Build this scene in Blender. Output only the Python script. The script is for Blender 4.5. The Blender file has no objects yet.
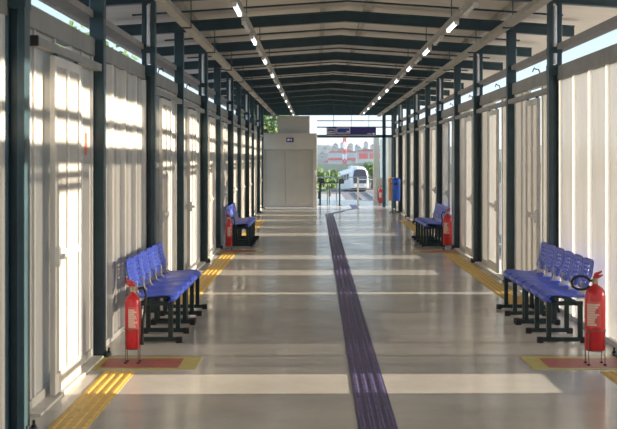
import bpy, math, random
from mathutils import Vector, Matrix
random.seed(7)
S = bpy.context.scene
COL = S.collection
PI = math.pi

# ------------------------------------------------------------------ materials
def mat(name, col, rough=.5, metal=0., spec=.5, noise=0., nscale=8., bump=0., bscale=60., emit=None, estr=0., coat=0., stretch=None):
    m = bpy.data.materials.new(name); m.use_nodes = True
    nt = m.node_tree; b = nt.nodes['Principled BSDF']
    b.inputs['Base Color'].default_value = (*col, 1)
    b.inputs['Roughness'].default_value = rough
    b.inputs['Metallic'].default_value = metal
    b.inputs['Specular IOR Level'].default_value = spec
    b.inputs['Coat Weight'].default_value = coat
    if emit:
        b.inputs['Emission Color'].default_value = (*emit, 1); b.inputs['Emission Strength'].default_value = estr
    if noise or bump:
        tc = nt.nodes.new('ShaderNodeTexCoord'); mp = nt.nodes.new('ShaderNodeMapping')
        nt.links.new(tc.outputs['Object'], mp.inputs['Vector'])
        if stretch: mp.inputs['Scale'].default_value = stretch
    if noise:
        n = nt.nodes.new('ShaderNodeTexNoise'); n.inputs['Scale'].default_value = nscale; n.inputs['Detail'].default_value = 5
        nt.links.new(mp.outputs['Vector'], n.inputs['Vector'])
        r = nt.nodes.new('ShaderNodeValToRGB')
        r.color_ramp.elements[0].position = .3; r.color_ramp.elements[1].position = .72
        r.color_ramp.elements[0].color = (*[c*(1-noise) for c in col], 1)
        r.color_ramp.elements[1].color = (*[min(1, c*(1+noise*.6)) for c in col], 1)
        nt.links.new(n.outputs['Fac'], r.inputs['Fac']); nt.links.new(r.outputs['Color'], b.inputs['Base Color'])
    if bump:
        n2 = nt.nodes.new('ShaderNodeTexNoise'); n2.inputs['Scale'].default_value = bscale
        nt.links.new(mp.outputs['Vector'], n2.inputs['Vector'])
        bp = nt.nodes.new('ShaderNodeBump'); bp.inputs['Strength'].default_value = bump; bp.inputs['Distance'].default_value = .01
        nt.links.new(n2.outputs['Fac'], bp.inputs['Height']); nt.links.new(bp.outputs['Normal'], b.inputs['Normal'])
    return m

def perforated(name, col, open_, trans=.35, close=.35):
    """white sheet pierced by holes finer than a pixel: part clear, part sheet"""
    m = bpy.data.materials.new(name); m.use_nodes = True
    nt = m.node_tree; b = nt.nodes['Principled BSDF']; out = nt.nodes['Material Output']
    b.inputs['Roughness'].default_value = .6; b.inputs['Base Color'].default_value = (*col, 1)
    tc = nt.nodes.new('ShaderNodeTexCoord'); mp = nt.nodes.new('ShaderNodeMapping'); mp.inputs['Scale'].default_value = (2, 2, .35)
    nt.links.new(tc.outputs['Object'], mp.inputs['Vector'])
    n = nt.nodes.new('ShaderNodeTexNoise'); n.inputs['Scale'].default_value = 3; n.inputs['Detail'].default_value = 6
    nt.links.new(mp.outputs['Vector'], n.inputs['Vector'])
    r = nt.nodes.new('ShaderNodeValToRGB')
    r.color_ramp.elements[0].position = .3; r.color_ramp.elements[1].position = .7
    r.color_ramp.elements[0].color = (*[c*.84 for c in col], 1); r.color_ramp.elements[1].color = (*col, 1)
    nt.links.new(n.outputs['Fac'], r.inputs['Fac']); nt.links.new(r.outputs['Color'], b.inputs['Base Color'])
    tl = nt.nodes.new('ShaderNodeBsdfTranslucent'); tl.inputs['Color'].default_value = (*col, 1)
    m1 = nt.nodes.new('ShaderNodeMixShader'); m1.inputs['Fac'].default_value = trans
    nt.links.new(b.outputs[0], m1.inputs[1]); nt.links.new(tl.outputs[0], m1.inputs[2])
    tr = nt.nodes.new('ShaderNodeBsdfTransparent')
    m2 = nt.nodes.new('ShaderNodeMixShader')
    # sheet thickness closes the holes when looked at obliquely
    lw = nt.nodes.new('ShaderNodeLayerWeight'); lw.inputs['Blend'].default_value = .5
    mr = nt.nodes.new('ShaderNodeMapRange'); mr.inputs['To Min'].default_value = open_; mr.inputs['To Max'].default_value = open_*close
    nt.links.new(lw.outputs['Facing'], mr.inputs['Value']); nt.links.new(mr.outputs['Result'], m2.inputs['Fac'])
    nt.links.new(m1.outputs[0], m2.inputs[1]); nt.links.new(tr.outputs[0], m2.inputs[2])
    nt.links.new(m2.outputs[0], out.inputs['Surface'])
    return m

M = {}
M['steel'] = mat('dark_teal_steel', (.026, .060, .075), .42, noise=.25, nscale=6)
M['steel_edge'] = mat('galvanised_steel', (.78, .77, .78), .35, metal=.15, noise=.15)
M['header'] = mat('grey_beam_paint', (.27, .265, .25), .6, noise=.15, nscale=5)
M['white'] = mat('white_paint', (.62, .60, .565), .5, noise=.08, nscale=4)
M['perf'] = perforated('perforated_sheet', (.60, .575, .54), .32, .12)
M['seam'] = perforated('thin_seam_sheet', (.80, .76, .71), .05, .42)
M['leaf'] = perforated('perforated_door_sheet', (.60, .565, .52), .34, .12)
M['leafopen'] = perforated('wide_mesh_door_sheet', (.70, .68, .65), .94, .07, .25)
M['perfopen'] = perforated('wide_perforated_sheet', (.72, .69, .65), .46, .10, .6)
M['roof'] = mat('roof_sheet', (.62, .585, .52), .6, noise=.10, nscale=2, stretch=(1, 6, 1))
M['tray'] = mat('tray_zinc', (.40, .38, .33), .5, metal=.2, noise=.2)
M['lamp'] = mat('lamp_tube_lit', (.9, .9, .95), .4, emit=(.86, .9, 1), estr=3.0)
M['lamp_off'] = mat('lamp_tube_unlit', (.62, .62, .6), .4)
M['blue'] = mat('blue_plastic', (.05, .105, .68), .36, noise=.06)
M['chrome'] = mat('bracket_metal', (.62, .6, .56), .35, metal=.5)
M['legs'] = mat('bench_black_green', (.008, .026, .028), .4)
M['rubber'] = mat('black_rubber', (.012, .012, .014), .6)
M['red'] = mat('extinguisher_red', (.62, .022, .035), .3, coat=.3)
M['print'] = mat('label_print', (.74, .52, .46), .5)
M['redlabel'] = mat('label_red', (.66, .10, .09), .5)
M['brass'] = mat('valve_brass', (.5, .42, .28), .35, metal=.6)
M['wire'] = mat('stand_wire', (.22, .17, .14), .5, metal=.4)
M['yellow'] = mat('tactile_yellow', (.62, .40, .09), .55, noise=.14, nscale=14)
M['purple'] = mat('tactile_purple', (.075, .06, .165), .5, noise=.22, nscale=10)
M['markyel'] = mat('marking_yellow', (.50, .44, .13), .4, noise=.15, nscale=9)
M['markred'] = mat('marking_red', (.42, .105, .085), .4, noise=.2, nscale=9)
M['beige'] = mat('beige_paint', (.56, .51, .43), .55, noise=.06)
M['lift'] = mat('lift_enamel', (.50, .47, .42), .5, noise=.04, nscale=3)
M['liftdoor'] = mat('lift_door_enamel', (.42, .385, .335), .4, noise=.05, nscale=3)
M['sign'] = mat('sign_navy', (.032, .026, .17), .4)
M['signblue'] = mat('sign_blue', (.03, .05, .30), .4)
M['white_mark'] = mat('sign_white', (.85, .85, .85), .5)
M['binblue'] = mat('bin_blue', (.02, .11, .56), .35)
M['binorange'] = mat('bin_orange', (.75, .38, .10), .4)
M['sticker'] = mat('sticker_red', (.75, .12, .07), .5)
M['leafgreen'] = mat('leaf_green', (.10, .17, .045), .7, noise=.45, nscale=1.2)
M['bark'] = mat('bark', (.10, .075, .05), .9, noise=.3)
M['ground'] = mat('trackbed_gravel', (.17, .14, .14), .95, noise=.35, nscale=.25)
M['grass'] = mat('hill_green', (.045, .065, .04), .95, noise=.5, nscale=.03)
M['rail'] = mat('rail_steel', (.35, .33, .33), .4, metal=.7)
M['trainw'] = mat('train_white', (.55, .53, .51), .3, noise=.04)
M['trainglass'] = mat('train_glass', (.05, .05, .07), .15)
M['house'] = mat('house_plaster', (.36, .34, .32), .8, noise=.1)
M['rooftile'] = mat('weathered_roof_tile', (.26, .15, .11), .8, noise=.2)
M['warewhite'] = mat('warehouse_white', (.52, .50, .48), .7, noise=.08)
M['handle'] = mat('handle_white', (.85, .84, .82), .4)
M['tile'] = mat('roof_tile', (.48, .13, .09), .8, noise=.2)
M['mastred'] = mat('mast_red', (.70, .10, .07), .6)
M['slab'] = mat('concrete_slab', (.35, .34, .32), .9, noise=.2)

def floor_material():
    m = bpy.data.materials.new('polished_floor'); m.use_nodes = True
    nt = m.node_tree; b = nt.nodes['Principled BSDF']; L = nt.links.new
    tc = nt.nodes.new('ShaderNodeTexCoord')
    n = nt.nodes.new('ShaderNodeTexNoise'); n.inputs['Scale'].default_value = .9; n.inputs['Detail'].default_value = 7; n.inputs['Roughness'].default_value = .6
    L(tc.outputs['Object'], n.inputs['Vector'])
    r = nt.nodes.new('ShaderNodeValToRGB'); r.color_ramp.elements[0].position = .3; r.color_ramp.elements[1].position = .7
    r.color_ramp.elements[0].color = (.45, .425, .395, 1); r.color_ramp.elements[1].color = (.59, .56, .52, 1)
    L(n.outputs['Fac'], r.inputs['Fac'])
    n3 = nt.nodes.new('ShaderNodeTexNoise'); n3.inputs['Scale'].default_value = 140; n3.inputs['Detail'].default_value = 2
    L(tc.outputs['Object'], n3.inputs['Vector'])
    mx = nt.nodes.new('ShaderNodeMix'); mx.data_type = 'RGBA'; mx.blend_type = 'OVERLAY'; mx.inputs[0].default_value = .25
    L(r.outputs['Color'], mx.inputs[6]); L(n3.outputs['Color'], mx.inputs[7])
    L(mx.outputs[2], b.inputs['Base Color'])
    n2 = nt.nodes.new('ShaderNodeTexNoise'); n2.inputs['Scale'].default_value = 1.7; n2.inputs['Detail'].default_value = 5
    L(tc.outputs['Object'], n2.inputs['Vector'])
    mr = nt.nodes.new('ShaderNodeMapRange'); mr.inputs['From Min'].default_value = .3; mr.inputs['From Max'].default_value = .7
    mr.inputs['To Min'].default_value = .10; mr.inputs['To Max'].default_value = .22
    L(n2.outputs['Fac'], mr.inputs['Value']); L(mr.outputs['Result'], b.inputs['Roughness'])
    n4 = nt.nodes.new('ShaderNodeTexNoise'); n4.inputs['Scale'].default_value = 5
    L(tc.outputs['Object'], n4.inputs['Vector'])
    bp = nt.nodes.new('ShaderNodeBump'); bp.inputs['Strength'].default_value = .05; bp.inputs['Distance'].default_value = .02
    L(n4.outputs['Fac'], bp.inputs['Height']); L(bp.outputs['Normal'], b.inputs['Normal'])
    # worn polish: only part of the full grazing reflection is left
    b.inputs['Specular IOR Level'].default_value = 0.0
    gl = nt.nodes.new('ShaderNodeBsdfGlossy'); L(mr.outputs['Result'], gl.inputs['Roughness']); L(bp.outputs['Normal'], gl.inputs['Normal'])
    fr = nt.nodes.new('ShaderNodeFresnel'); fr.inputs['IOR'].default_value = 1.5
    mu = nt.nodes.new('ShaderNodeMath'); mu.operation = 'MULTIPLY'; mu.inputs[1].default_value = .75; L(fr.outputs[0], mu.inputs[0])
    mixs = nt.nodes.new('ShaderNodeMixShader'); L(mu.outputs[0], mixs.inputs['Fac']); L(b.outputs[0], mixs.inputs[1]); L(gl.outputs[0], mixs.inputs[2])
    L(mixs.outputs[0], nt.nodes['Material Output'].inputs['Surface'])
    return m
M['floor'] = floor_material()

# ------------------------------------------------------------------ mesh builder
class MB:
    def __init__(s): s.v = []; s.f = []; s.m = []; s.sm = []; s.mats = []
    def _mi(s, m):
        if m not in s.mats: s.mats.append(m)
        return s.mats.index(m)
    def add(s, vs, fs, m, smooth=False):
        o = len(s.v); s.v += [tuple(p) for p in vs]; i = s._mi(m)
        for f in fs: s.f.append(tuple(o+k for k in f)); s.m.append(i); s.sm.append(smooth)
        return s
    def box(s, a, b, m):
        x0, x1 = sorted((a[0], b[0])); y0, y1 = sorted((a[1], b[1])); z0, z1 = sorted((a[2], b[2]))
        vs = [(x0,y0,z0),(x1,y0,z0),(x1,y1,z0),(x0,y1,z0),(x0,y0,z1),(x1,y0,z1),(x1,y1,z1),(x0,y1,z1)]
        return s.add(vs, [(0,3,2,1),(4,5,6,7),(0,1,5,4),(1,2,6,5),(2,3,7,6),(3,0,4,7)], m)
    def prism(s, poly, axis, a, b, m, smooth=False):
        """poly of 2D points extruded along axis from a to b"""
        def P(u, v, t): return {'x': (t,u,v), 'y': (u,t,v), 'z': (u,v,t)}[axis]
        n = len(poly)
        vs = [P(u,v,a) for u,v in poly] + [P(u,v,b) for u,v in poly]
        fs = [(i,(i+1)%n,n+(i+1)%n,n+i) for i in range(n)]
        s.add(vs, fs, m, smooth); s.add(vs, [tuple(range(n))[::-1], tuple(range(n,2*n))], m)
        return s
    def tube(s, path, r, m, n=8, smooth=True, closed=False):
        path = [Vector(p) for p in path]; k = len(path); vs = []; up = None
        for i, p in enumerate(path):
            if closed: t = path[(i+1)%k]-path[i-1]
            else: t = path[min(i+1,k-1)]-path[max(i-1,0)]
            t.normalize()
            if up is None:
                up = Vector((0,0,1)) if abs(t.z) < .9 else Vector((1,0,0))
            u = (up - t*up.dot(t)).normalized(); w = t.cross(u); up = u
            rr = r[i] if isinstance(r, (list, tuple)) else r
            vs += [p + (u*math.cos(2*PI*j/n) + w*math.sin(2*PI*j/n))*rr for j in range(n)]
        fs = []
        for i in range(k if closed else k-1):
            q = (i+1)%k
            for j in range(n): fs.append((i*n+j, i*n+(j+1)%n, q*n+(j+1)%n, q*n+j))
        s.add(vs, fs, m, smooth)
        if not closed: s.add(vs, [tuple(range(n))[::-1], tuple(range((k-1)*n, k*n))], m)
        return s
    def lathe(s, prof, c, m, n=20, smooth=True):
        """prof: list of (radius, z) around vertical axis at c=(x,y)"""
        k = len(prof)
        vs = [(c[0]+r*math.cos(2*PI*j/n), c[1]+r*math.sin(2*PI*j/n), z) for r, z in prof for j in range(n)]
        fs = [(i*n+j, i*n+(j+1)%n, (i+1)*n+(j+1)%n, (i+1)*n+j) for i in range(k-1) for j in range(n)]
        s.add(vs, fs, m, smooth); s.add(vs, [tuple(range(n))[::-1], tuple(range((k-1)*n, k*n))], m)
        return s
    def build(s, name, parent=None, bevel=0, solid=0, loc=None):
        me = bpy.data.meshes.new(name); me.from_pydata(s.v, [], s.f)
        for m in s.mats: me.materials.append(M[m])
        me.polygons.foreach_set('material_index', s.m); me.polygons.foreach_set('use_smooth', s.sm); me.update()
        o = bpy.data.objects.new(name, me); COL.objects.link(o)
        if parent: o.parent = parent
        if loc: o.location = loc
        if solid:
            d = o.modifiers.new('solid', 'SOLIDIFY'); d.thickness = solid; d.offset = 0
        if bevel:
            d = o.modifiers.new('bevel', 'BEVEL'); d.width = bevel; d.segments = 2; d.limit_method = 'ANGLE'
        return o
def tag(o, label, cat, group=None, kind=None):
    if label: o['label'] = label
    if cat: o['category'] = cat
    if group: o['group'] = group
    if kind: o['kind'] = kind
    return o
def thing(name, loc, label, cat, group=None, rz=0):
    o = bpy.data.objects.new(name, None); COL.objects.link(o); o.location = loc; o.rotation_euler = (0,0,rz); o.empty_display_size = .2
    return tag(o, label, cat, group)
def struct(o, label=None):
    o['kind'] = 'structure'
    if label: o['label'] = label
    return o
def sroot(name, label):
    o = bpy.data.objects.new(name, None); COL.objects.link(o); return struct(o, label)
def copy_tree(o, loc, label, rz=None, group=None):
    c = o.copy(); COL.objects.link(c); c.location = loc; c['label'] = label
    if rz is not None: c.rotation_euler = (0,0,rz)
    if group: c['group'] = group
    for ch in o.children:
        k = ch.copy(); COL.objects.link(k); k.parent = c
        for g in ch.children:
            q = g.copy(); COL.objects.link(q); q.parent = k
    return c
ORD = ['first','second','third','fourth','fifth','sixth','seventh','eighth','ninth','tenth','eleventh','twelfth','thirteenth','fourteenth']

# ------------------------------------------------------------------ layout
EYE = 1.7
COLS = [8.08, 11.22, 14.5, 17.86, 21.4, 24.7, 28.0, 31.3, 34.6, 37.9, 41.2, 44.5]
BACK = [-5.2, -1.8, 1.55, 4.9]
XL, XR = -1.94, 2.72           # cladding planes
RIDGE = .38
ZH0, ZH1 = 2.58, 2.735         # header beam
END = 54.0

# floor and ground
b = MB(); b.box((-2.3,-6,-.25), (3.1,END,0), 'floor'); struct(b.build('floor'), 'polished grey beige walkway floor')
b = MB()
b.add([(-400,-60,-3.6),(400,-60,-3.6),(400,900,-3.6),(-400,900,-3.6)], [(0,1,2,3)], 'ground')
o = struct(b.build('ground'), 'dark gravel ground beyond the walkway')

# roof
def roof_z(x): return 3.585 - .066*abs(x-RIDGE)
EL, ER = RIDGE-3.58, RIDGE+3.78
b = MB()
for xa, xb in ((EL, RIDGE), (RIDGE, ER)):
    n = 1
    za, zb = roof_z(xa)+.235, roof_z(xb)+.235
    b.prism([(xa,za),(xb,zb),(xb,zb+.04),(xa,za+.04)], 'y', -6, 46.3, 'roof')
struct(b.build('ceiling'), 'pale sheet metal roof underside')
tn = 0
def trim(mb, label, bevel=0):
    global tn
    tn += 1
    return struct(mb.build('trim_%d' % tn, bevel=bevel), label)
for x, w in ((RIDGE-.3,.035), (RIDGE+.3,.035), (-1.72,.03), (2.48,.03), (EL+.06,.03), (ER-.06,.03)):
    z = roof_z(x)+.152
    b = MB(); b.box((x-w,-6,z), (x+w,46.2,z+.08), 'tray'); trim(b, 'long roof purlin')
for x0, x1, m in ((XL-.05, XL+.035, 'left'), (XR-.05, XR+.05, 'right')):
    b = MB(); b.box((x0,-6,ZH0), (x1,45.2,ZH1), 'header'); trim(b, 'grey header beam along the %s wall' % m, .008)
for x0, x1, m in ((XL-.12, XL+.02, 'left'), (XR-.06, XR+.08, 'right')):
    b = MB(); b.box((x0,-6,2.915), (x1,45.2,2.975), 'header'); trim(b, 'grey upper rail along the %s wall' % m)

# columns
def column(y, side, main, label):
    sg = 1 if side == 'left' else -1
    xi = {('left',1):-1.80, ('left',0):-1.83, ('right',1):2.575, ('right',0):2.605}[(side, main)]
    w = .145 if main else .125
    t = thing('steel_column', (xi - sg*w/2, y, 0), label, 'column', 'dark steel columns of the walkway')
    top = roof_z(xi)-.005; h = w/2
    if main:
        for s in (-1, 1): b = MB(); b.box((s*h, -.075, 0), (s*(h-.045), .075, top), 'steel'); b.build('flange', t, .004)
        b = MB(); b.box((-h+.046,-.02,0.02), (h-.046,.02,ZH1), 'steel'); b.build('web', t)
        b = MB()
        b.tube([(0,-.05,ZH1+.02), (0,-.05,top-.03)], .0255, 'steel_edge', 12); b.build('downpipe', t)
        b = MB(); b.box((-h-.006,-.082,ZH1+.14), (h+.006,.082,ZH1+.21), 'steel'); b.build('collar', t, .004)
        b = MB(); b.box((-h-.006,-.082,ZH0+.05), (h+.006,.082,ZH1+.01), 'steel'); b.build('collar', t, .004)
    else:
        b = MB(); b.box((-h,-.0625,0), (h,.0625,top), 'steel'); b.build('post', t, .006)
    b = MB(); b.box((-h-.03*(sg<0)-.01,-.11,0), (h+.03*(sg>0)+.01,.11,.014), 'steel'); p = b.build('base_plate', t)
    for s in (-1, 1):
        b = MB(); b.tube([(sg*(h+.02), s*.09, .01), (sg*(h+.02), s*.09, .06)], .010, 'rubber', 8); b.lathe([(.017,.014),(.017,.03)], (sg*(h+.02), s*.09), 'rubber', 6, False); b.build('anchor_bolt', p)
    return t
for i, y in enumerate(COLS):
    column(y, 'left', int(i%2 == 0), 'dark teal steel column, %s from the front in the row along the left wall' % ORD[i])
    if i >= 2: column(y, 'right', int(i%2 == 0), 'dark teal steel column, %s from the front in the row along the right wall' % ORD[i-2])
column(COLS[1], 'right', 0, 'dark teal steel column beyond the near right fire extinguisher at the picture edge')

# rafters
for i, y in enumerate([c for c in BACK if c > 1] + COLS):
    b = MB()
    for xa, xb in ((-2.77, RIDGE), (RIDGE, 3.53)):
        za, zb = roof_z(xa), roof_z(xb); u0, u1 = .0, .15
        b.prism([(xa,za+.016),(xb,zb+.016),(xb,zb+.134),(xa,za+.134)], 'y', y-.02, y+.02, 'steel')
        for q in (0, .134): b.prism([(xa,za+q),(xb,zb+q),(xb,zb+q+.016),(xa,za+q+.016)], 'y', y-.06, y+.06, 'steel')
    o = b.build('roof_rafter')
    k = i-1
    lab = 'dark teal gabled roof rafter in front of the first left column' if k < 0 else 'dark teal gabled roof rafter across the ceiling over the %s left column from the front' % ORD[k-1] if k else 'dark teal gabled roof rafter just ahead of the first left column'
    if k < 1: lab = ['dark teal roof rafter farthest overhead, above the viewer', 'dark teal roof rafter overhead nearest the viewer but one'][i]
    tag(o, lab, 'rafter', 'gabled roof rafters')

# thin tie bars halfway between the rafters
allr = [c for c in BACK if c > 1] + COLS
for i in range(1, len(allr)-1):
    y = (allr[i]+allr[i+1])/2; b = MB()
    for xa, xb in ((-2.3, RIDGE), (RIDGE, 3.06)):
        za, zb = roof_z(xa)+.07, roof_z(xb)+.07
        b.prism([(xa,za),(xb,zb),(xb,zb+.022),(xa,za+.022)], 'y', y-.02, y+.02, 'steel')
    tag(b.build('roof_tie_bar'), 'thin dark roof bar between the rafters, after the %s left column' % (ORD[i-2]) if i > 1 else 'thin dark roof bar nearest the viewer, before the first left column', 'roof bar', 'thin roof bars')
# walls : ribbed cladding bays and door bays
dn = 0
def ribbed(side, y0, y1, pm='perf', mid=True):
    sg = 1 if side == 'left' else -1; X = XL if side == 'left' else XR
    b = MB()
    nn = max(1, round((y1-y0)/.76)); st = (y1-y0)/nn; g = .03 if side == 'right' else -.0005
    for k in range(nn): b.box((X-.004, y0+st*k+g, .051), (X+.004, y0+st*(k+1)-g, ZH0), pm)
    b.box((X-.03, y0, 0), (X+.03, y1, .05), 'white')
    w = struct(b.build('wall_' + side), 'ribbed white perforated sheet cladding on the %s' % side)
    n = max(1, round((y1-y0)/.76)); 
    for k in range(n+1):
        y = y0 + (y1-y0)*k/n
        if side == 'right':
            r = MB(); P = [(X-.004,y-.035),(X-.035,y-.026),(X-.035,y+.026),(X-.004,y+.035)]
            r.add([(u,v,z) for u, v in P for z in (.051, ZH0-.002)], [(0,1,3,2),(2,3,5,4),(4,5,7,6)], 'seam'); r.build('rib', w)
        else:
            r = MB(); r.prism([(X, y-.06), (X+sg*.045, y-.035), (X+sg*.045, y+.035), (X, y+.06)], 'z', .04, ZH0-.005, 'white' if side == 'left' else 'seam'); r.build('rib', w)
        if k < n and mid:
            y2 = y + (y1-y0)/n/2
            r = MB(); r.prism([(X, y2-.05), (X+sg*.02, y2-.03), (X+sg*.02, y2+.03), (X, y2+.05)], 'z', .04, ZH0-.005, 'perf'); r.build('rib', w)
def sheet(side, y0, y1, sticker=None):
    if y1-y0 < .05: return
    sg = 1 if side == 'left' else -1; X = XL if side == 'left' else XR
    b = MB(); b.box((X-.004, y0+.04, .05), (X+.004, y1-.04, ZH0), 'perf')
    w = struct(b.build('wall_' + side), 'flat white perforated sheet cladding on the %s' % side)
    f = MB()
    for y in (y0, y1-.045): f.box((X-.02, y, 0), (X+.025, y+.045, ZH0), 'white')
    f.box((X-.02, y0+.046, 0), (X+.022, y1-.046, .08), 'white')
    if y1-y0 > .7:
        ym = (y0+y1)/2; f.box((X-.02, ym-.025, .081), (X+.022, ym+.025, ZH0), 'white')
    f.build('panel_frame', w, .004)
    if sticker:
        s = MB(); s.box((X+sg*.0041, sticker-.05, 1.73), (X+sg*.0085, sticker+.05, 1.92), 'sticker'); s.build('sticker', w)
def door(side, y0, y1, track0, track1, infill='leaf'):
    global dn
    dn += 1
    sg = 1 if side == 'left' else -1; X = (XL if side == 'left' else XR) + sg*.075
    d = sroot('door_%d' % dn, 'white sliding door with perforated infill on the %s wall' % side)
    d.location = (X, (y0+y1)/2, 0); h = (y1-y0)/2; ZT = 2.43
    f = MB()
    for y in ((-h, -.03, h-.06) if infill == 'leaf' else (-h, h-.06)): f.box((-.02, y, .03), (.02, y+.06, ZT), 'white')
    bays = ((-h+.061, -.031), (.031, h-.061)) if infill == 'leaf' else ((-h+.061, h-.061),)
    for a, c in bays:
        for z0, z1 in ((.03,.17), (.98,1.04), (ZT-.07,ZT)): f.box((-.018, a, z0), (.018, c, z1), 'white')
    f.build('door_frame', d, .004)
    for a, c in bays:
        p = MB(); p.box((-.004, a, .16), (.004, c, .985), infill); p.box((-.004, a, 1.035), (.004, c, ZT-.06), infill); p.build('infill', d)
    k = MB(); k.box((sg*.021, -h+.005, .94), (sg*.05, -h+.055, 1.08), 'handle'); k.tube([(sg*.05,-h+.03,1.01),(sg*.085,-h+.03,1.01)], .022, 'handle', 10); k.build('handle', d, .003)
    t = MB(); t.box((-.035, track0-d.location.y, ZT+.02), (.025, track1-d.location.y, ZT+.08), 'header')
    t.box((-.04, track0-d.location.y-.03, ZT+.015), (.03, track0-d.location.y, ZT+.085), 'rubber'); t.build('track', d)
    for y in (-h+.12, h-.12): r = MB(); r.tube([(0,y,ZT),(0,y,ZT+.03)], .02, 'steel', 8); r.build('roller', d)
    s = MB(); s.box((-.06, track0-d.location.y, 0), (.04, track1-d.location.y, .018), 'white'); s.build('sill', d)
    return d
allc = BACK + COLS
for i in range(len(allc)-1):
    a, c = allc[i]+.08, allc[i+1]-.08
    k = i - len(BACK) + 1            # bay 1 lies between the first two columns in view
    if k <= 0 or k in (2, 10): ribbed('left', a, c-.14 if k == 0 else c)
    else:
        o0 = 9.17 if k == 1 else a+.95
        e = max(a+.3, min(o0*1.0515-.10, o0+.85))
        sheet('left', a, e); sheet('left', max(e+.13, o0+.95), c, 10.88 if k == 1 else None)
        door('left', o0, o0+1.0, a+.42 if k == 1 else a+.02, c-.02)
OPEN = {1:(9.44,10.33), 4:(19.05,19.95), 5:(22.1,23.0), 6:(26.1,27.2), 7:(28.8,29.9), 8:(32.1,33.1), 9:(35.5,36.5), 10:(38.9,39.9), 11:(42.3,43.2)}
for i in range(len(allc)-1):
    a, c = allc[i]+.08, allc[i+1]-.08
    k = i - len(BACK) + 1
    if k <= 0:
        if k == -1: 
            ribbed('right', a, a+1.2); ribbed('right', a+2.1, c)
        else: ribbed('right', a, c)
    elif k == 2: ribbed('right', a, c, 'perfopen', False)
    elif k == 3:
        sheet('right', a, 15.65); sheet('right', 16.62, c); door('right', 15.5, 16.38, a+.02, c-.02)
    else:
        p, q = OPEN[k]; w = q-p
        sheet('right', a, p); sheet('right', q, c)
        door('right', p-.04, q+.04, a+.02, c-.02, 'leafopen')
# slender conduit on the outer wall rails of each right bay (hooked cable end)
for i in range(2, 7):
    y = (COLS[i]+COLS[i+1])/2
    for sd, x in (('right', XR), ('left', XL)):
        b = MB(); b.tube([(x,y-.35,2.735),(x,y-.22,2.80),(x,y-.02,2.815),(x,y+.1,2.84),(x,y+.22,2.80)], .007, 'rubber', 6)
        tag(b.build('cable_end'), 'thin black cable end above the %s wall header after the %s left column' % (sd, ORD[i]), 'cable', 'cable ends above the header beams')

# cable trays
for nm, x in (('left', -1.46), ('right', 2.13)):
    t = thing('cable_tray', (x, 0, 3.2), 'long grey cable tray hung under the rafters on the %s side' % nm, 'cable tray')
    b = MB(); b.box((-.05,-6,-.03), (.05,45,-.026), 'tray'); b.box((-.05,-6,-.0265), (-.046,45,.03), 'tray'); b.box((.046,-6,-.0265), (.05,45,.03), 'tray'); b.build('channel', t)
    for y in COLS:
        b = MB(); b.tube([(-.06,y,-.035),(.06,y,-.035)], .012, 'steel', 6); b.tube([(.055,y,-.03),(.055,y,roof_z(x)-3.2+.01)], .006, 'steel', 6); b.build('hanger', t)
# light tracks and tubes
def tube_light(lit):
    b = MB(); b.box((-.028,-.45,.012), (.028,.45,.049), 'tray')
    d = MB(); d.tube([(0,-.425,-.006),(0,.425,-.006)], .02, 'lamp' if lit else 'lamp_off', 10)
    caps = []
    for y in (-.437, .437): e = MB(); e.box((-.024,y-.013,-.028), (.024,y+.013,.012), 'white'); caps.append(e)
    return b, d, caps
proto = {}
for nm, x, off in (('left', -.785, 0), ('right', 1.5, 1.65)):
    t = thing('light_track', (x, 0, 3.22), 'slim grey lighting track running along the %s half of the ceiling' % nm, 'light track')
    b = MB(); b.box((-.03,-6,.0), (.03,45,.04), 'tray'); b.build('channel', t)
    for y in COLS:
        b = MB(); b.tube([(0,y,.04),(0,y,roof_z(x)-3.22+.01)], .006, 'steel', 6); b.build('hanger', t)
    ml = mu = 0
    for k in range(-2, 20):
        y = 12.75 + k*1.66
        if y < 6: continue
        lit = (k % 2 == 0) if nm == 'left' else (k % 2 == 1)
        if y < 9: lit = False
        label = '%s fluorescent tube light, %s of its kind from the front on the %s ceiling track' % ('glowing' if lit else 'unlit', ORD[min((ml if lit else mu), 13)], nm)
        if lit: ml += 1
        else: mu += 1
        if lit not in proto:
            r = thing('tube_light', (x, y, 3.17), label, 'lamp', 'tube lights on the ceiling tracks'); P = tube_light(lit)
            P[0].build('housing', r); P[1].build('tube', r); [q.build('end_cap', r) for q in P[2]]; proto[lit] = r
        else: copy_tree(proto[lit], (x, y, 3.17), label)

# ------------------------------------------------------------------ floor strips and markings
def strip(name, m, x0, x1, y0, y1, label, cat, poly=None):
    """ribbed tactile tile strip along y; raised bars along its length"""
    b = MB(); b.box((x0,y0,0), (x1,y1,.004), m)
    n = 4; w = (x1-x0)/n
    for k in range(n):
        xc = x0 + w*(k+.5); L = .249; y = y0
        while y < y1-.05:
            ye = min(y+L, y1-.01)
            b.prism([(xc-.016,.004),(xc+.016,.004),(xc+.010,.009),(xc-.010,.009)], 'y', y+.006, ye-.002, m); y += .25
    return tag(b.build(name), label, cat)
strip('tactile_strip', 'purple', .26, .51, -4, 40.3, 'long dark purple tactile strip along the middle of the floor', 'floor strip')
strip('tactile_strip', 'purple', 1.2, 1.45, 44.6, 48.2, 'short dark purple tactile strip leading to the end gate', 'floor strip')
b = MB(); b.add([(.36,40.31,.0),(.51,40.31,.0),(1.35,44.59,.0),(1.2,44.59,.0),(.36,40.31,.006),(.51,40.31,.006),(1.35,44.59,.006),(1.2,44.59,.006)], [(3,2,1,0),(4,5,6,7),(0,1,5,4),(1,2,6,5),(2,3,7,6),(3,0,4,7)], 'purple')
tag(b.build('tactile_strip'), 'dark purple tactile strip slanting right near the end of the walkway', 'floor strip')
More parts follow.
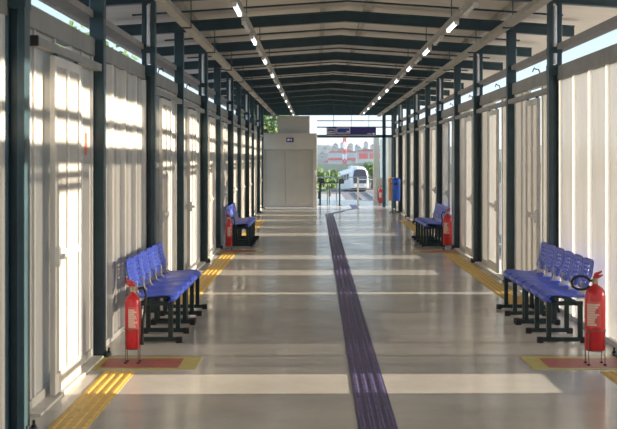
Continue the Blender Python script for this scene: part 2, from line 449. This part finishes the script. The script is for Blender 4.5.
for nm, x0, x1 in (('left', -1.70, -1.45), ('right', 2.26, 2.51)):
    strip('tactile_strip', 'yellow', x0, x1, 5, 10.38, 'nearest yellow ribbed tactile strip by the %s wall, in front of the near red marking' % nm, 'floor strip')
    strip('tactile_strip', 'yellow', x0, x1, 15.0, 23.3, 'yellow ribbed tactile strip along the %s wall between the near and far benches' % nm, 'floor strip')
    strip('tactile_strip', 'yellow', x0, x1, 28.4, 36.0, 'farthest yellow ribbed tactile strip along the %s wall beyond the far benches' % nm, 'floor strip')
def marking(xw, xo, y0, y1, label):
    b = MB(); sx = 1 if xo > xw else -1
    b.box((xw,y0,0), (xo,y1,.003), 'markyel'); b.box((xw+sx*.09 if abs(xw) < 2 else xw,y0+.07,.003), (xo-sx*.145,y1-.12,.0045), 'markred')
    return tag(b.build('floor_marking'), label, 'floor marking')
marking(-1.86, -.985, 10.5, 11.18, 'red rectangle with yellow border painted under the near left extinguisher')
marking(2.66, 1.745, 10.5, 11.18, 'red rectangle with yellow border painted under the near right extinguisher')
marking(-1.86, -.985, 23.6, 24.3, 'red rectangle with yellow border under the far left extinguisher')
marking(2.66, 1.745, 23.6, 24.3, 'red rectangle with yellow border under the far right extinguisher')

# ------------------------------------------------------------------ benches
PITCH = .465
def seat_mb(yc):
    prof = [(-.085,.37),(-.062,.392),(-.062,.415),(-.085,.431),(-.16,.433),(-.25,.424),(-.34,.416),(-.42,.418),(-.475,.432)]
    n = 12; b = MB(); vs = []; W = .226
    for i, (x, z) in enumerate(prof):
        for j in range(n+1):
            u = -1 + 2*j/n
            rx = -.035*abs(u)**4 if i < 5 else (.02*abs(u)**4 if i > 7 else 0)
            vs.append((x+rx, yc+u*W, z + (.010*abs(u)**3 if i > 2 else .006*abs(u)**3)))
    fs = [(i*(n+1)+j, i*(n+1)+j+1, (i+1)*(n+1)+j+1, (i+1)*(n+1)+j) for i in range(len(prof)-1) for j in range(n)]
    b.add(vs, fs, 'blue', True); return b
def back_mb(yc):
    b = MB(); n, r = 16, 15; W = .226; vs = []
    for i in range(r+1):
        t = i/r; z = .475 + .29*t; x = -.462 - .062*t - .012*math.sin(PI*t)
        for j in range(n+1):
            u = -1 + 2*j/n
            dz = -.016*abs(u)**6 if t > .5 else .03*abs(u)**4
            w = W*(1-.05*(1-t)**2)
            vs.append((x + .012*u*u, yc+u*w, z+dz*abs(2*t-1)))
    fs = []
    for i in range(r):
        for j in range(n):
            if i in (3,5,7,9,11) and j in (3,5,7,8,10,12): continue
            fs.append((i*(n+1)+j, i*(n+1)+j+1, (i+1)*(n+1)+j+1, (i+1)*(n+1)+j))
    b.add(vs, fs, 'blue', True); return b
def make_bench(loc, rz, label, group):
    t = thing('waiting_bench', loc, label, 'bench', group, rz)
    for k in range(3):
        yc = .0025 + PITCH*(k+.5)
        seat_mb(yc).build('seat', t, solid=.009); back_mb(yc).build('backrest', t, solid=.008)
        b = MB()
        b.prism([(-.41,.386),(-.47,.390),(-.50,.44),(-.505,.50),(-.475,.50),(-.452,.555),(-.437,.55),(-.438,.48),(-.425,.44),(-.41,.434)], 'y', yc-.028, yc+.028, 'chrome')
        o = b.build('bracket', t, .003); o['label'] = 'grey metal bracket'
    for x in (-.16, -.36): b = MB(); b.box((x-.02,.02,.345), (x+.02,1.38,.38), 'legs'); b.build('beam', t, .004)
    for y in (.05, .7, 1.35):
        b = MB(); b.box((-.445,y-.022,.012), (-.005,y+.022,.052), 'legs')
        for x in (-.105, -.395): b.box((x-.022,y-.02,.05), (x+.022,y+.02,.385), 'legs')
        b.box((-.42,y-.018,.345), (-.085,y+.018,.385), 'legs')
        f = b.build('leg', t, .004)
        for x in (-.025, -.425):
            c = MB(); c.box((x-.028,y-.027,0), (x+.028,y+.027,.054), 'rubber'); c.build('foot_cap', f, .004)
    return t
bn = make_bench((-1.25, 11.98, 0), 0, 'blue three seat bench behind the near left extinguisher', 'blue benches along the walls')
copy_tree(bn, (-1.25, 13.39, 0), 'blue three seat bench by the left wall, second from the near left extinguisher')
copy_tree(bn, (-1.25, 25.2, 0), 'blue three seat bench behind the far left extinguisher')
copy_tree(bn, (-1.25, 26.61, 0), 'blue three seat bench by the left wall, farthest away, second from the far left extinguisher')
copy_tree(bn, (2.04, 13.38, 0), 'blue three seat bench beside the near right extinguisher', PI)
copy_tree(bn, (2.04, 14.79, 0), 'blue three seat bench by the right wall, second from the near right extinguisher', PI)
copy_tree(bn, (2.04, 26.6, 0), 'blue three seat bench behind the far right extinguisher', PI)
copy_tree(bn, (2.04, 28.01, 0), 'blue three seat bench by the right wall, farthest away, second from the far right extinguisher', PI)

# ------------------------------------------------------------------ fire extinguishers on wire stands
def extinguisher(x, y, r, z0, z1, hose, label, face=-PI/2, hs=-1, slabel=''):
    t = thing('fire_extinguisher', (x,y,z0), label, 'fire extinguisher', 'red fire extinguishers')
    H = z1-z0
    b = MB(); b.lathe([(r*.9,0),(r,.012),(r,H-.09),(r*.93,H-.055),(r*.72,H-.028),(r*.42,H-.01),(.022,H),(.022,H+.02)], (0,0), 'red', 28); b.build('cylinder', t)
    b = MB(); b.lathe([(.024,H+.012),(.024,H+.05),(.016,H+.055)], (0,0), 'brass', 14); b.tube([(0,0,H+.035),(hs*.05,0,H+.035)], .012, 'brass', 8); b.build('valve', t)
    b = MB(); b.prism([(-.016,H+.05),(.02,H+.05),(-hs*.06,H+.075),(-hs*.06,H+.088),(-.02,H+.07)] if hs < 0 else [(.016,H+.05),(-.02,H+.05),(-.06,H+.075),(-.06,H+.088),(.02,H+.07)], 'y', -.012, .012, 'red')
    b.prism([(-.014,H+.075),(.016,H+.075),(-hs*.055,H+.105),(-hs*.055,H+.117),(0,H+.10)] if hs < 0 else [(.014,H+.075),(-.016,H+.075),(-.055,H+.105),(-.055,H+.117),(0,H+.10)], 'y', -.012, .012, 'red'); b.build('lever', t)
    b = MB()
    if hose == 'loop':
        pts = []
        for k in range(19):
            a = 2*PI*k/18*.93
            pts.append((hs*(.05+.075-.078*math.cos(a)), -.03-.02*k/18, H+.02+.055*math.sin(a)))
        b.tube([(hs*.03,0,H+.035)] + pts[1:], .0105, 'rubber', 8)
    else:
        pts = [(hs*.04,0,H+.035),(hs*.02,-.01,H+.10),(-.01,-.02,H+.115)] if 0 else [(hs*.04,0,H+.035),(hs*.09,-.02,H+.045),(hs*.115,-.03,H-.01),(hs*.105,-.03,H-.12),(hs*(r+.02),-.02,H-.25),(hs*(r+.015),-.01,H-.36)]
        b.tube(pts, .010, 'rubber', 8); b.tube([(hs*(r+.015),-.01,H-.34),(hs*(r+.015),-.01,H-.43)], [.011,.016], 'rubber', 10)
    b.build('hose', t)
    # printed label on the body
    b = MB()
    def patch(a0, a1, za, zb, rr, m):
        n = 8; vs = []
        for j in range(n+1):
            a = a0+(a1-a0)*j/n
            vs += [(rr*math.cos(a), rr*math.sin(a), za), (rr*math.cos(a), rr*math.sin(a), zb)]
        b.add(vs, [(2*j,2*j+2,2*j+3,2*j+1) for j in range(n)], m, True)
    c = face; zl = H*.36
    patch(c-.75, c+.75, zl, H*.76, r+.0012, 'redlabel')
    rows = 9
    for k in range(rows):
        za = zl + .012 + (H*.4-.03)*k/rows
        patch(c-.68, c-.68+random.uniform(.75,1.3), za, za+(H*.4)/rows*.74, r+.002, 'print')
    b.build('label', t)
    s = thing('extinguisher_stand', (x,y,0), slabel, 'stand', 'wire stands under the extinguishers')
    b = MB()
    n = 20
    for z, rr in ((z0-.006, r*.8), (z0+.16, r+.005)):
        b.tube([(rr*math.cos(2*PI*k/n), rr*math.sin(2*PI*k/n), z) for k in range(n)], .004, 'wire', 6, closed=True)
    b.tube([(-r*.8,0,z0-.006),(r*.8,0,z0-.006)], .005, 'wire', 6); b.build('ring', s)
    for k in range(4):
        a = PI/4 + k*PI/2; q = MB(); ca, sa = math.cos(a), math.sin(a)
        q.tube([((r+.008)*ca,(r+.008)*sa,z0+.165),((r+.01)*ca,(r+.01)*sa,z0-.01),((r+.008)*ca,(r+.008)*sa,.012)], .004, 'wire', 6)
        q.lathe([(.014,0),(.014,.014)], ((r+.008)*ca,(r+.008)*sa), 'rubber', 8, False); q.build('leg', s)
    return t
extinguisher(-1.535, 10.83, .066, .125, .585, 'hang', 'red fire extinguisher beside the nearest bench on the left', -PI/2+.25, 1, 'thin wire stand under the near left fire extinguisher')
extinguisher(2.30, 10.75, .086, .125, .66, 'loop', 'large red fire extinguisher with a looped hose beside the nearest bench on the right', -PI/2-.35, -1, 'thin wire stand under the near right fire extinguisher')
extinguisher(-1.65, 24.35, .064, .07, .56, 'hang', 'red fire extinguisher beside the far bench on the left', -PI/2+.3, 1, 'thin wire stand under the far left fire extinguisher')
extinguisher(2.45, 24.4, .088, .09, .66, 'hang', 'red fire extinguisher beside the far bench on the right', -PI/2-.3, -1, 'thin wire stand under the far right fire extinguisher')
extinguisher(2.34, 47.8, .085, .08, .62, 'hang', 'small distant red fire extinguisher by the beige pillar at the far end', -PI/2, -1, 'thin wire stand under the farthest, pillar side fire extinguisher')

# ------------------------------------------------------------------ far end : lift, sign, gates
t = thing('elevator', (-.945, 45.5, 0), 'beige white elevator with closed double door at the end of the walkway', 'elevator')
b = MB(); b.box((-.945,.12,0), (.945,2.3,2.6), 'lift'); b.box((-.945,0,2.03), (.945,.12,2.6), 'lift'); b.box((-.945,0,0), (-.90,.12,2.03), 'lift'); b.box((.80,0,0), (.945,.12,2.03), 'lift'); b.build('body', t, .008)
for a, c in ((-.895,-.16), (-.152,.795)):
    b = MB(); b.box((a,.06,.02), (c,.118,2.025), 'liftdoor'); b.build('door_panel', t, .004)
b = MB(); b.box((.86,-.015,1.15), (.90,0,1.30), 'steel_edge'); b.build('call_button', t, .003)
b = MB(); b.box((-.13,-.012,2.29), (.13,0,2.45), 'sign'); 
b.box((-.09,-.014,2.335), (-.02,-.012,2.405), 'white_mark'); b.box((.02,-.014,2.335), (.06,-.012,2.405), 'white_mark'); b.build('sign_plate', t)
b = MB(); b.box((-.44,.35,2.6), (.69,2.2,3.22), 'lift'); o = b.build('motor_housing', t, .008)
b = MB(); b.box((-.87,-.05,0), (.78,-.002,.012), 'steel_edge'); b.build('threshold', t)

t = thing('hanging_sign', (1.165, 44.2, 2.5), 'long navy blue hanging sign over the far exit', 'sign')
b = MB(); b.box((-.84,-.03,0), (.84,.03,.272), 'sign'); b.build('board', t, .004)
b = MB()
for a, c, z0, z1, m in ((-.83,-.54,.06,.235,'sign'), (-.50,-.04,.07,.265,'signblue')):
    b.box((a,-.036,z0), (c,-.03,z1), 'white_mark'); b.box((a+.02,-.04,z0+.02), (c-.02,-.036,z1-.02), m)
b.box((-.84,-.034,.0), (.84,-.0301,.018), 'white_mark'); b.box((-.80,-.042,.13), (-.58,-.040,.15), 'white_mark'); b.box((-.80,-.042,.10), (-.68,-.040,.115), 'white_mark')
b.box((-.16,-.042,.11), (-.08,-.040,.15), 'white_mark'); b.box((.55,-.034,.045), (.68,-.0301,.07), 'white_mark'); b.box((.72,-.034,.035), (.79,-.0301,.085), 'white_mark'); b.build('lettering', t)
for x in (-.6, 0, .6):
    b = MB(); b.tube([(x,0,.27),(x,0,roof_z(1.165+x)-2.5+.26)], .008, 'steel', 6); b.build('hanger', t)

for lab, p0, p1 in (('dark door header over the far exit', (.0,45.7,2.45), (2.72,45.85,2.55)), ('thin dark bar above the far exit, lower', (.0,45.72,2.80), (2.72,45.80,2.84)),
        ('thin dark bar above the far exit, upper', (.0,45.72,3.03), (2.72,45.78,3.06)), ('dark fascia under the roof at the far end', (-2.2,45.7,3.24), (2.85,45.85,3.82)),
        ('dark jamb right of the far exit', (2.30,45.7,0), (2.42,45.85,3.24)), ('dark outer jamb right of the far exit', (2.62,45.7,0), (2.78,45.85,3.24)), ('dark jamb left of the elevator', (-2.06,45.7,0), (-1.92,45.85,3.24))):
    b = MB(); b.box(p0, p1, 'steel'); trim(b, lab, .004)
b = MB(); b.box((2.17,49.9,0), (2.39,50.1,2.6), 'beige'); trim(b, 'beige end pillar', .006)
b = MB(); b.box((2.6,47.3,0), (2.7,53.8,2.5), 'beige'); struct(b.build('wall_right'), 'beige end wall on the right')
b = MB(); b.box((-2.0,47.8,0), (-1.9,53.8,1.1), 'beige'); struct(b.build('wall_left'), 'beige end parapet on the left')

def validator(x, y, label):
    t = thing('ticket_validator', (x,y,0), label, 'ticket machine', 'black validators at the far gate')
    b = MB(); b.tube([(0,0,.01),(0,0,.80)], .028, 'rubber', 12); b.build('post', t)
    b = MB(); b.prism([(-.03,.78),(.16,.80),(.16,.93),(.13,.97),(-.03,.97)], 'y', -.07, .07, 'rubber'); b.build('reader', t, .008)
    b = MB(); b.box((.0,-.074,.84), (.12,-.07,.93), 'trainglass'); b.build('screen', t)
    b = MB(); b.lathe([(.09,0),(.09,.012)], (0,0), 'rubber', 16, False); b.build('base_plate', t)
    return t
validator(.11, 48.3, 'black ticket validator post beside the elevator'); validator(.83, 47.6, 'black ticket validator post standing alone in the middle of the exit')
t = thing('barrier_gate', (.12, 48.55, 0), 'dark low barrier bars between the two validator posts', 'barrier')
b = MB(); b.box((.0,-.02,.80), (.75,.02,.84), 'steel'); b.build('top_rail', t)
for x in (.0, .25, .32, .72):
    b = MB(); b.box((x,-.015,0), (x+.03,.015,.80), 'steel'); b.build('upright', t)
t = thing('gate_railing', (1.5, 47.6, 0), 'beige post with a waist high rail at the right of the exit', 'railing')
b = MB(); b.box((-.035,-.035,0), (.035,.035,1.02), 'beige'); b.build('post', t, .006)
for z in (.95, .18):
    b = MB(); b.tube([(.03,0,z),(.62,.3,z)], .018, 'steel_edge', 8); b.build('rail', t)
b = MB(); b.box((.60,.28,0), (.66,.34,1.0), 'beige'); b.build('post', t, .006)
t = thing('hose_cabinet', (2.36, 48.6, 0), 'small beige cabinet beside the far end pillar', 'cabinet')
b = MB(); b.box((-.16,0,.62), (.16,.25,1.0), 'beige'); b.box((-.05,.08,0), (.05,.18,.62), 'beige'); b.build('body', t, .006)
b = MB(); b.box((-.13,-.01,.66), (.13,0,.96), 'lift'); b.build('door', t, .003)

# end railing of the deck
t = thing('deck_railing', (0, 53.6, 0), 'pale metal railing across the open end of the deck', 'railing')
for z in (.45, .95):
    b = MB(); b.tube([(-1.9,0,z),(2.6,0,z)], .02, 'rail', 8); b.build('rail', t)
for k in range(6):
    b = MB(); b.box((-1.9+k*.9-.02,-.02,0), (-1.9+k*.9+.02,.02,.97), 'rail'); b.build('upright', t)

# bins
def bin_(x, y, m, label, lean=0):
    t = thing('litter_bin', (x,y,0), label, 'bin')
    b = MB(); b.lathe([(.115,.40),(.125,.42),(.14,.98),(.14,1.0)], (0,0), m, 24); o = b.build('bucket', t)
    b = MB(); b.lathe([(.145,1.0),(.145,1.03),(.12,1.09),(.06,1.12),(.01,1.125)], (0,0), m, 24); b.box((-.06,-.132,.9),(.03,-.15,.96),'rubber'); b.build('lid', t)
    b = MB(); b.tube([(.0,.17,.012),(.0,.17,1.0)], .02, 'steel', 10); b.tube([(.0,.17,.95),(.0,.13,.95)], .012, 'steel', 8); b.tube([(.0,.17,.5),(.0,.115,.5)], .012, 'steel', 8); b.build('post', t)
    for a in (0, 2.1, 4.2):
        b = MB(); b.tube([(.0,.17,.12),(.05*math.cos(a),.17+.05*math.sin(a),.05),(.16*math.cos(a),.17+.16*math.sin(a),.014)], .012, 'steel', 8); b.build('foot', t)
    return t
bin_(2.45, 40.3, 'binblue', 'blue round litter bin on a post by the far right wall')
bin_(2.37, 40.75, 'binorange', 'orange litter bin half hidden behind the blue one')

# ------------------------------------------------------------------ outside
def tree(x, y, h, w, n, label, leafsize=.28, group='trees outside the walkway', base=-3.6):
    t = thing('tree', (x,y,base), label, 'tree', group)
    b = MB(); b.tube([(0,0,0),(.1,.05,h*.3),(-.05,.1,h*.55),(.05,0,h*.85)], [w*.09,w*.065,w*.045,.03], 'bark', 8)
    for k in range(5):
        a = k*1.3; b.tube([(0,.05,h*.35+k*.06*h),(w*.35*math.cos(a),w*.35*math.sin(a),h*.55+k*.06*h)], [w*.035,.02], 'bark', 6)
    b.build('trunk', t)
    f = MB(); blobs = [(random.uniform(-.35,.35)*w, random.uniform(-.35,.35)*w, h*random.uniform(.42,.86), w*random.uniform(.2,.34)) for _ in range(9)]
    vs = []; fs = []
    for k in range(n):
        bx, by, bz, br = random.choice(blobs)
        d = Vector((random.gauss(0,1),random.gauss(0,1),random.gauss(0,.8))).normalized()*br*random.uniform(.6,1.05)
        c = Vector((bx,by,bz))+d
        u = Vector((random.gauss(0,1),random.gauss(0,1),random.gauss(0,1))).normalized(); v = u.orthogonal().normalized()
        s = leafsize*random.uniform(.6,1.2); o = len(vs)
        vs += [c-u*s*.5, c+v*s*.28, c+u*s*.5, c-v*s*.28]; fs.append((o,o+1,o+2,o+3))
    f.add(vs, fs, 'leafgreen'); f.build('foliage', t)
tree(-4.6, 12.0, 8.5, 3.0, 2600, 'green tree beyond the left wall behind the nearest sliding door', .2)
tree(-5.2, 16.4, 7.8, 3.4, 2200, 'green tree beyond the left wall behind the second sliding door', .22)
tree(-2.9, 72.0, 9.8, 3.4, 2600, 'tall green tree to the left of the elevator roof', .3)
tree(-3.4, 92.0, 10.0, 3.6, 2200, 'green tree behind the elevator on the left', .3)
tree(-8.5, 40.0, 9.6, 5.0, 2200, 'tall green tree beyond the far left columns', .3)
for x, y, h, w, lab in ((.2,150,4.5,2.6,'closest to the elevator'), (1.5,160,3.9,2.2,'second from the elevator'), (9.6,226,5.4,3.4,'just right of the train nose'), (11.4,222,5.2,3.4,'farthest right, by the end pillar')):
    tree(x, y, h, w, 900, 'low round green tree beyond the far exit, '+lab, .4)
tree(9.5, 26, 8.0, 5, 2200, 'leafy tree seen dimly through the right wall cladding', .3)
tree(11.5, 34, 7.2, 5, 2000, 'leafy tree seen dimly through the far right wall cladding', .3)

# hills
b = MB(); n, r = 40, 10; vs = []
random.seed(3)
for i in range(r+1):
    for j in range(n+1):
        x = -160+400*j/n; y = 430+i*45
        z = -3.6 + (13.5*math.sin(PI*min(1, i/7)*.5))*(.8+.16*math.sin(j*.9)+.10*math.sin(j*2.3+1)) + random.uniform(-.8,.8)*(i > 0)
        vs.append((x,y,z))
b.add(vs, [(i*(n+1)+j, i*(n+1)+j+1, (i+1)*(n+1)+j+1, (i+1)*(n+1)+j) for i in range(r) for j in range(n)], 'grass', True)
struct(b.build('hills'), 'low wooded hills on the horizon')
b = MB(); vs = []
for i in range(7):
    for j in range(31):
        x = -90+210*j/30; y = 290+i*12
        vs.append((x, y, -3.6+4.6*math.sin(PI*i/6)*(.95+.12*math.sin(j*1.7)) + random.uniform(-.3,.3)*(0 < i < 6)))
b.add(vs, [(i*31+j, i*31+j+1, (i+1)*31+j+1, (i+1)*31+j) for i in range(6) for j in range(30)], 'grass', True)
struct(b.build('hills'), 'low green ridge in front of the distant houses')
# hillside houses
random.seed(11)
hp = [(4,445,0.0),(9,450,1.0),(14,446,.5),(19,452,1.2),(23.5,448,.4),(6,500,4.0),(12,495,3.6),(18,505,4.4),(25,500,3.8)]
for k, (x, y, z) in enumerate(hp):
    z = -1.8 + z*1.0
    t = thing('house', (x,y,z-1.5), 'tiny red roofed house on the distant hill, %s from left in %s row' % (ORD[k if k < 5 else k-5], 'lower' if k < 5 else 'upper'), 'house', 'houses on the far hill')
    w, h = random.uniform(1.6,2.3), random.uniform(3.2,4.2)
    b = MB(); b.box((-w,0,0), (w,4,h), 'house'); b.build('wall', t)
    b = MB(); b.prism([(-w-.2,h),(w+.2,h),(0,h+1.3)], 'y', -.2, 4.2, 'tile'); b.build('roof', t)
    for q in (-.5, .5):
        b = MB(); b.box((q*w-.35,-.05,h*.5), (q*w+.35,0,h*.8), 'trainglass'); b.build('window', t)
for k in range(27):
    x, y = 2+(k%9)*3.7+random.uniform(-.5,.5)+(k//9)*1.3, 530+(k//9)*45+random.uniform(-12,12)
    f = min(1, ((y-430)/45)/7); z = -3.6+13.5*math.sin(PI*f*.5)*.86
    w, h = random.uniform(.9,1.25), random.uniform(2.2,3.6)
    t = thing('house', (x,y,z-.9-random.uniform(0,1.5)), 'tiny pale house in the hazy town spread over the distant hill', 'house', 'houses of the hazy hill town')
    b = MB(); b.box((-w,0,0), (w,4,h+1), 'house'); b.build('wall', t)
    b = MB(); b.prism([(-w-.2,h+1),(w+.2,h+1),(0,h+2.1)], 'y', -.2, 4.2, 'rooftile'); b.build('roof', t)
t = thing('radio_mast', (8.3, 390, -3.6), 'red and white striped mast rising over the distant roofs', 'mast')
for k in range(7):
    b = MB(); z = k*1.7; s = .55-.03*k
    m = 'mastred' if k % 2 == 0 else 'white_mark'
    for sx in (-1,1):
        for sy in (-1,1): b.tube([(sx*s,sy*s,z),(sx*s*.95,sy*s*.95,z+1.7)], .17, m, 6)
        b.tube([(sx*s,-s,z),(-sx*s,-s,z+1.7)], .12, m, 6); b.tube([(sx*s,-s,z+1.6),(sx*s,s,z+1.6)], .12, m, 6)
    b.build('mast_section', t)
t = thing('warehouse', (5, 400, -3.6), 'long low white warehouse with red lower wall beside the mast', 'building')
b = MB(); b.box((-1.5,0,0), (5.5,10,6.2), 'warewhite'); b.box((-1.6,-.2,4.9), (9.5,0,5.6), 'mastred'); b.box((-1.6,-.3,5.7), (9.5,9,7.3), 'warewhite'); b.build('wall', t)
b = MB(); b.prism([(-1.8,7.3),(9.8,7.3),(4,8.0)], 'y', -.5, 10, 'tile'); b.build('roof', t)
t = thing('warehouse', (13, 385, -3.6), 'white warehouse with a red front right of the mast', 'building')
b = MB(); b.box((-1.2,0,0), (6,10,7.6), 'warewhite'); b.box((-.6,-.2,5.4), (2.0,0,7.0), 'mastred'); b.box((2.6,-.2,5.4), (5.6,0,7.0), 'mastred'); b.build('wall', t)
b = MB(); b.prism([(-1.6,7.6),(6.4,7.6),(2.4,8.3)], 'y', -.5, 10, 'tile'); b.build('roof', t)

# train
t = thing('train', (6.9, 208, -3.45), 'white train with a dark windscreen approaching on the tracks at the far end', 'train')
t.rotation_euler = (math.radians(-3.0), 0, math.radians(6.5))
def hull(y, w, zt, zb=.5): return [(-w,y,zb),(-w*1.02,y,zb+1.2),(-w*.97,y,zt-.9),(-w*.7,y,zt-.2),(-w*.35,y,zt),(w*.35,y,zt),(w*.7,y,zt-.2),(w*.97,y,zt-.9),(w*1.02,y,zb+1.2),(w,y,zb)]
b = MB(); secs = [hull(0,1.2,3.2,.55), hull(.5,1.4,3.85), hull(1.6,1.45,4.05), hull(32,1.45,4.05)]; vs = sum(secs, []); k = 10
b.add(vs, [(i*k+j,i*k+(j+1)%k,(i+1)*k+(j+1)%k,(i+1)*k+j) for i in range(3) for j in range(k)], 'trainw'); b.add(vs, [tuple(range(k)), tuple(range(30,40))[::-1]], 'trainw')
b.build('body', t)
pts = [(-1.0,1.25),(1.0,1.25),(1.12,2.5),(.92,3.35),(.5,3.5),(-.5,3.5),(-.92,3.35),(-1.12,2.5)]
b = MB(); b.add([(x,-.06,z) for x, z in pts]+[(x,.4,z) for x, z in pts], [tuple(range(8))]+[(i,(i+1)%8,8+(i+1)%8,8+i) for i in range(8)], 'trainglass'); b.build('windscreen', t)
for s in (-1, 1):
    b = MB(); b.box((s*1.0,-.06,.85), (s*.6,.1,1.1), 'lamp_off'); b.build('headlamp', t)
for k in range(9):
    b = MB(); b.box((-1.50,3+k*3.1,2.0), (-1.44,5+k*3.1,2.9), 'trainglass'); b.build('window', t)
b = MB(); b.box((-1.0,.6,0), (1.0,31,.55), 'rubber'); b.build('bogie', t)
b = MB(); b.box((-.7,6,4.0), (.7,9,4.35), 'trainw'); b.build('roof_unit', t)
for x in (5.9, 7.7, 11.0, 12.6):
    b = MB(); b.box((x-.08,62,-3.6), (x+.08,205,-3.42), 'rail'); tag(b.build('rail'), 'steel running rail, %s of four from the left, leading to the train' % ORD[[5.9,7.7,11.0,12.6].index(x)], 'rail', 'rails at the far end')
b = MB(); b.box((-2.5,70,-3.6), (3.2,170,-2.9), 'slab'); struct(b.build('platform'), 'low concrete platform below the end of the walkway')
# drifting mist over the valley
m = bpy.data.materials.new('mist'); m.use_nodes = True; nt = m.node_tree
nt.nodes.remove(nt.nodes['Principled BSDF']); v = nt.nodes.new('ShaderNodeVolumePrincipled'); v.inputs['Density'].default_value = .0007; v.inputs['Color'].default_value = (.82,.88,1,1); v.inputs['Anisotropy'].default_value = .2
nt.links.new(v.outputs[0], nt.nodes['Material Output'].inputs['Volume']); M['mist'] = m
b = MB(); b.box((-120,246,-3.59), (140,880,26), 'mist'); tag(b.build('mist'), 'pale bluish mist hanging over the valley beyond the train', 'mist', kind='stuff')

# ------------------------------------------------------------------ light
sun = bpy.data.lights.new('sun', 'SUN'); sun.energy = 13.0; sun.color = (1, .86, .66); sun.angle = math.radians(.6)
so = bpy.data.objects.new('sun', sun); COL.objects.link(so)
d = Vector((-1, -.015, -.20)).normalized()
so.rotation_euler = d.to_track_quat('-Z', 'Y').to_euler()
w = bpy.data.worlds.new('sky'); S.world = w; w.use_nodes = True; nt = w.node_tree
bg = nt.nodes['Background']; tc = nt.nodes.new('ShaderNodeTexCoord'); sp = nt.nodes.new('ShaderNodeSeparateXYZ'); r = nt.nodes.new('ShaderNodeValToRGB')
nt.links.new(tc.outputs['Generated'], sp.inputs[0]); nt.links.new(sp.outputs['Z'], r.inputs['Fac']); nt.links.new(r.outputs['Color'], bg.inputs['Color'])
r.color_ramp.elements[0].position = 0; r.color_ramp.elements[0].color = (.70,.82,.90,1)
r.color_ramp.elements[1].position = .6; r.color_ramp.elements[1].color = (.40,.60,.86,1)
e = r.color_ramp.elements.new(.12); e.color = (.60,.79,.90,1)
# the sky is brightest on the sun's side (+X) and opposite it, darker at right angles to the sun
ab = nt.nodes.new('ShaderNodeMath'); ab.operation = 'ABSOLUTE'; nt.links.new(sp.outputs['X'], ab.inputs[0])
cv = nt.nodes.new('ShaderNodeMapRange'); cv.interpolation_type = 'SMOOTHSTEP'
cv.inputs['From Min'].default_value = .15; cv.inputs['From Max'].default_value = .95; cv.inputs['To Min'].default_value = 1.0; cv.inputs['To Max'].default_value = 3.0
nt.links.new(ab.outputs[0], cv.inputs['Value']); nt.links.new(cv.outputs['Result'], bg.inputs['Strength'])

# ------------------------------------------------------------------ camera
cam = bpy.data.cameras.new('camera'); co = bpy.data.objects.new('camera', cam); COL.objects.link(co)
co.location = (0,0,EYE); co.rotation_euler = (PI/2,0,0)
cam.sensor_width = 36; cam.lens = 1300/617*36; cam.shift_x = -8.5/617; cam.shift_y = -55.5/617; cam.clip_end = 2000; cam.clip_start = .05
cam.dof.use_dof = True; cam.dof.focus_distance = 19; cam.dof.aperture_fstop = 5.6
S.camera = co
S.view_settings.view_transform = 'Standard'; S.view_settings.look = 'None'; S.view_settings.gamma = 1; S.view_settings.use_curve_mapping = False
S.view_settings.exposure = 0.3
